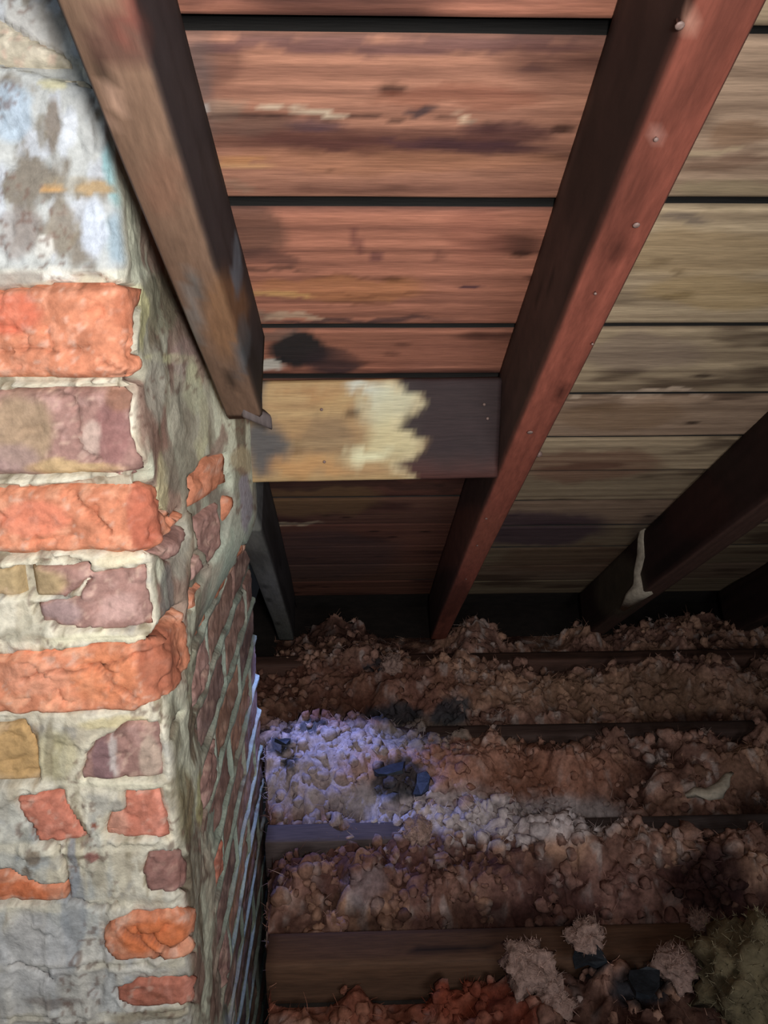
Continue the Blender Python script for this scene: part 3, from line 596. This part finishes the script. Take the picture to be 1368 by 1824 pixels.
def L_front(x, y):
    return -.05 + .075*sm(.10, .22, x)*sm(.62, .5, x)
insulation('pinkish heaps of loose insulation beyond the wall plate in the dark eave', -.25, 1.6, ya + .004, ya + .24, L_eave, 5, 300)
insulation('brown-pink loose insulation filling the strip between wall plate and farthest joist', -.30, 1.6, yb + .003, ya - .052, L_ab, 6, 500)
insulation('widest strip of loose insulation, bluish by the chimney and pinkish to the right', -.30, 1.5, yc + .003, yb - .049, L_bc, 7, 600)
insulation('loose insulation between the middle joist and the bare nearest joist', -.20, 1.2, yd + .003, yc - .054, L_cd, 8, 600)
insulation('clumpy reddish insulation in front of the nearest joist at the bottom', -.20, .95, .55, yd - .064, L_front, 9, 420)
# drift lying over the middle joist
def L_drift(x, y):
    u = (x - .21)/.27; v = (y - (yc - .03))/.07; return .028*(1 - np.minimum(u*u + v*v, 4)) + .012
insulation('pale grey drift of insulation spilling over the middle joist', -.12, .50, yc - .10, yc + .04, L_drift, 10, 120)
def L_drift2(x, y):
    u = (x + .06)/.20; v = (y - (yb - .02))/.075; return .024*(1 - np.minimum(u*u + v*v, 4)) + .010
insulation('drift of greyish insulation burying the farthest joist near the chimney', -.24, .15, yb - .10, yb + .05, L_drift2, 12, 120)
def L_drift3(x, y):
    u = (x + .05)/.17; v = (y - (ya - .0))/.10; return .030*(1 - np.minimum(u*u + v*v, 4)) + .008
insulation('low heap of insulation burying the wall plate below the lower left rafter', -.24, .13, ya - .10, ya + .08, L_drift3, 13, 100)
# ---- single scraps
def tuft(name, label, cat, px, py, r, m, seed, zz=0.0, squash=(1, 1, .8), n=3.0, group=None, amp=1.3):
    import bmesh
    p = on_z(px, py, zz); bm = bmesh.new(); bmesh.ops.create_icosphere(bm, subdivisions=4, radius=1); v = np.array([tuple(a.co) for a in bm.verts]); f = [[b.index for b in a.verts] for a in bm.faces]; bm.free()
    k = fbm(v[:, 0]*n + seed, v[:, 1]*n, v[:, 2]*n, 4); v = v*(r*(1 - amp/2 + amp*k))[:, None]*np.array(squash)
    o = mesh_obj(name, v, f, m); o.location = p; tag(o, label, cat, group); return o
def flake(name, label, cat, px, py, ln, wd, m, seed, zz, rot):
    p = on_z(px, py, zz); rs = random.Random(seed); n = 9; V = []; qq = [rs.random() for _ in range(n)]
    for t in (0, 1):
        for i in range(n):
            a = 2*math.pi*i/n; q = .5 + .8*qq[i]; V.append((math.cos(a)*ln*q, math.sin(a)*wd*q, t*.006 + rs.random()*.006))
    Fc = [list(range(n))[::-1], list(range(n, 2*n))] + [[i, (i + 1) % n, n + (i + 1) % n, n + i] for i in range(n)]
    o = mesh_obj(name, V, Fc, m, None, None, False); o.location = p; o.rotation_euler = (rs.uniform(-.5, .1), rs.uniform(-.3, .3), rot); tag(o, label, cat); return o
flake('hollow_flake', 'dark blue-grey flake standing in for a shaded hollow in the pale insulation left of centre', 'fragment', 700, 1375, .042, .028, M_DARK, 1, .035, .4)  # dark flakes set in where the insulation has shaded hollows
flake('hollow_flake', 'dark flake standing in for a hollow just below and right of the larger blue-grey flake', 'fragment', 752, 1402, .026, .020, M_DARK, 2, .035, 1.2)
flake('hollow_flake', 'small dark flake standing in for a hollow in the blue-lit insulation beside the chimney', 'fragment', 505, 1326, .020, .012, M_DARK, 3, .034, .1)
flake('hollow_flake', 'black flake standing in for a shaded hollow among the clumps at the bottom right', 'fragment', 1140, 1752, .034, .022, M_DARK, 4, .02, .8)
flake('hollow_flake', 'black flake standing in for a hollow left of the bottom-right flake', 'fragment', 1050, 1712, .022, .016, M_DARK, 5, .02, .2)
sc_pts = [on_z(x, y, z) for x, y, z in ((1222, 1416, .045), (1238, 1410, .055), (1258, 1414, .056), (1276, 1410, .058), (1288, 1396, .066), (1296, 1382, .07), (1304, 1376, .07))]
o = lump('plaster_curl', sc_pts, [.008, .012, .015, .016, .010, .006, .003], M_PALE, None, 12, .6); tag(o, 'pale curled scrap lying on the insulation near the right edge', 'scrap')
M_OCH = mat('ochre_fibre_wad', 1.0, attr=False, base=S(112, 100, 76), scale=60, var=0.35, bump=0.8, bdist=.004)
def fuzz(o, colr, seed, nf):      # loose ends sticking out of a tuft, a part of it
    rs = np.random.RandomState(seed); co = np.array([v.co for v in o.data.vertices]); k = rs.randint(0, len(co), nf)
    P, C, Fx = fibres(co[k], np.tile(colr, (nf, 1)), rs, (.003, .009), .0004); q = mesh_obj('loose_fibre', P, Fx, M_FLUFF, o, C); q['kind'] = 'stuff'
fuzz(tuft('fibre_wad', 'big ochre-grey wad of fibre at the bottom right corner', 'wad', 1350, 1745, .075, M_OCH, 21, .04, (1, .9, 1.0), 3.2, None, 1.5), S(120,110,88), 2, 5000)
M_TUF = mat('grey_pink_tuft', 1.0, attr=False, base=S(150, 124, 114), scale=120, var=0.35, bump=1.0, bdist=.004)
for (x, y, r, zz, lab) in ((745, 1480, .022, .05, 'pale tuft on top of the drift over the middle joist'), (940, 1720, .036, .02, 'round grey-pink tuft standing on the split joist edge, left of the bottom-right clumps'),
    (1045, 1668, .024, .03, 'grey-pink tuft on the nearest joist above the black flake'), (1245, 1640, .014, .03, 'small pale tuft above the ochre wad'), (700, 1185, .030, .02, 'tan tuft poking over the wall plate below the lower left rafter'),
    (985, 1775, .026, .0, 'tuft low among the bottom-right clumps, left of the black flake'), (1210, 1720, .028, .02, 'tuft between the black flake and the ochre wad')):
    fuzz(tuft('insulation_tuft', lab, 'tuft', x, y, r, M_TUF, int(x), zz, (1, 1, .8), 2.2, None, 1.7), S(150,124,114), int(y), 700)
for root in (chim, ceil, r1, r2, r3, r4, r5, hd): kids_fix(root)
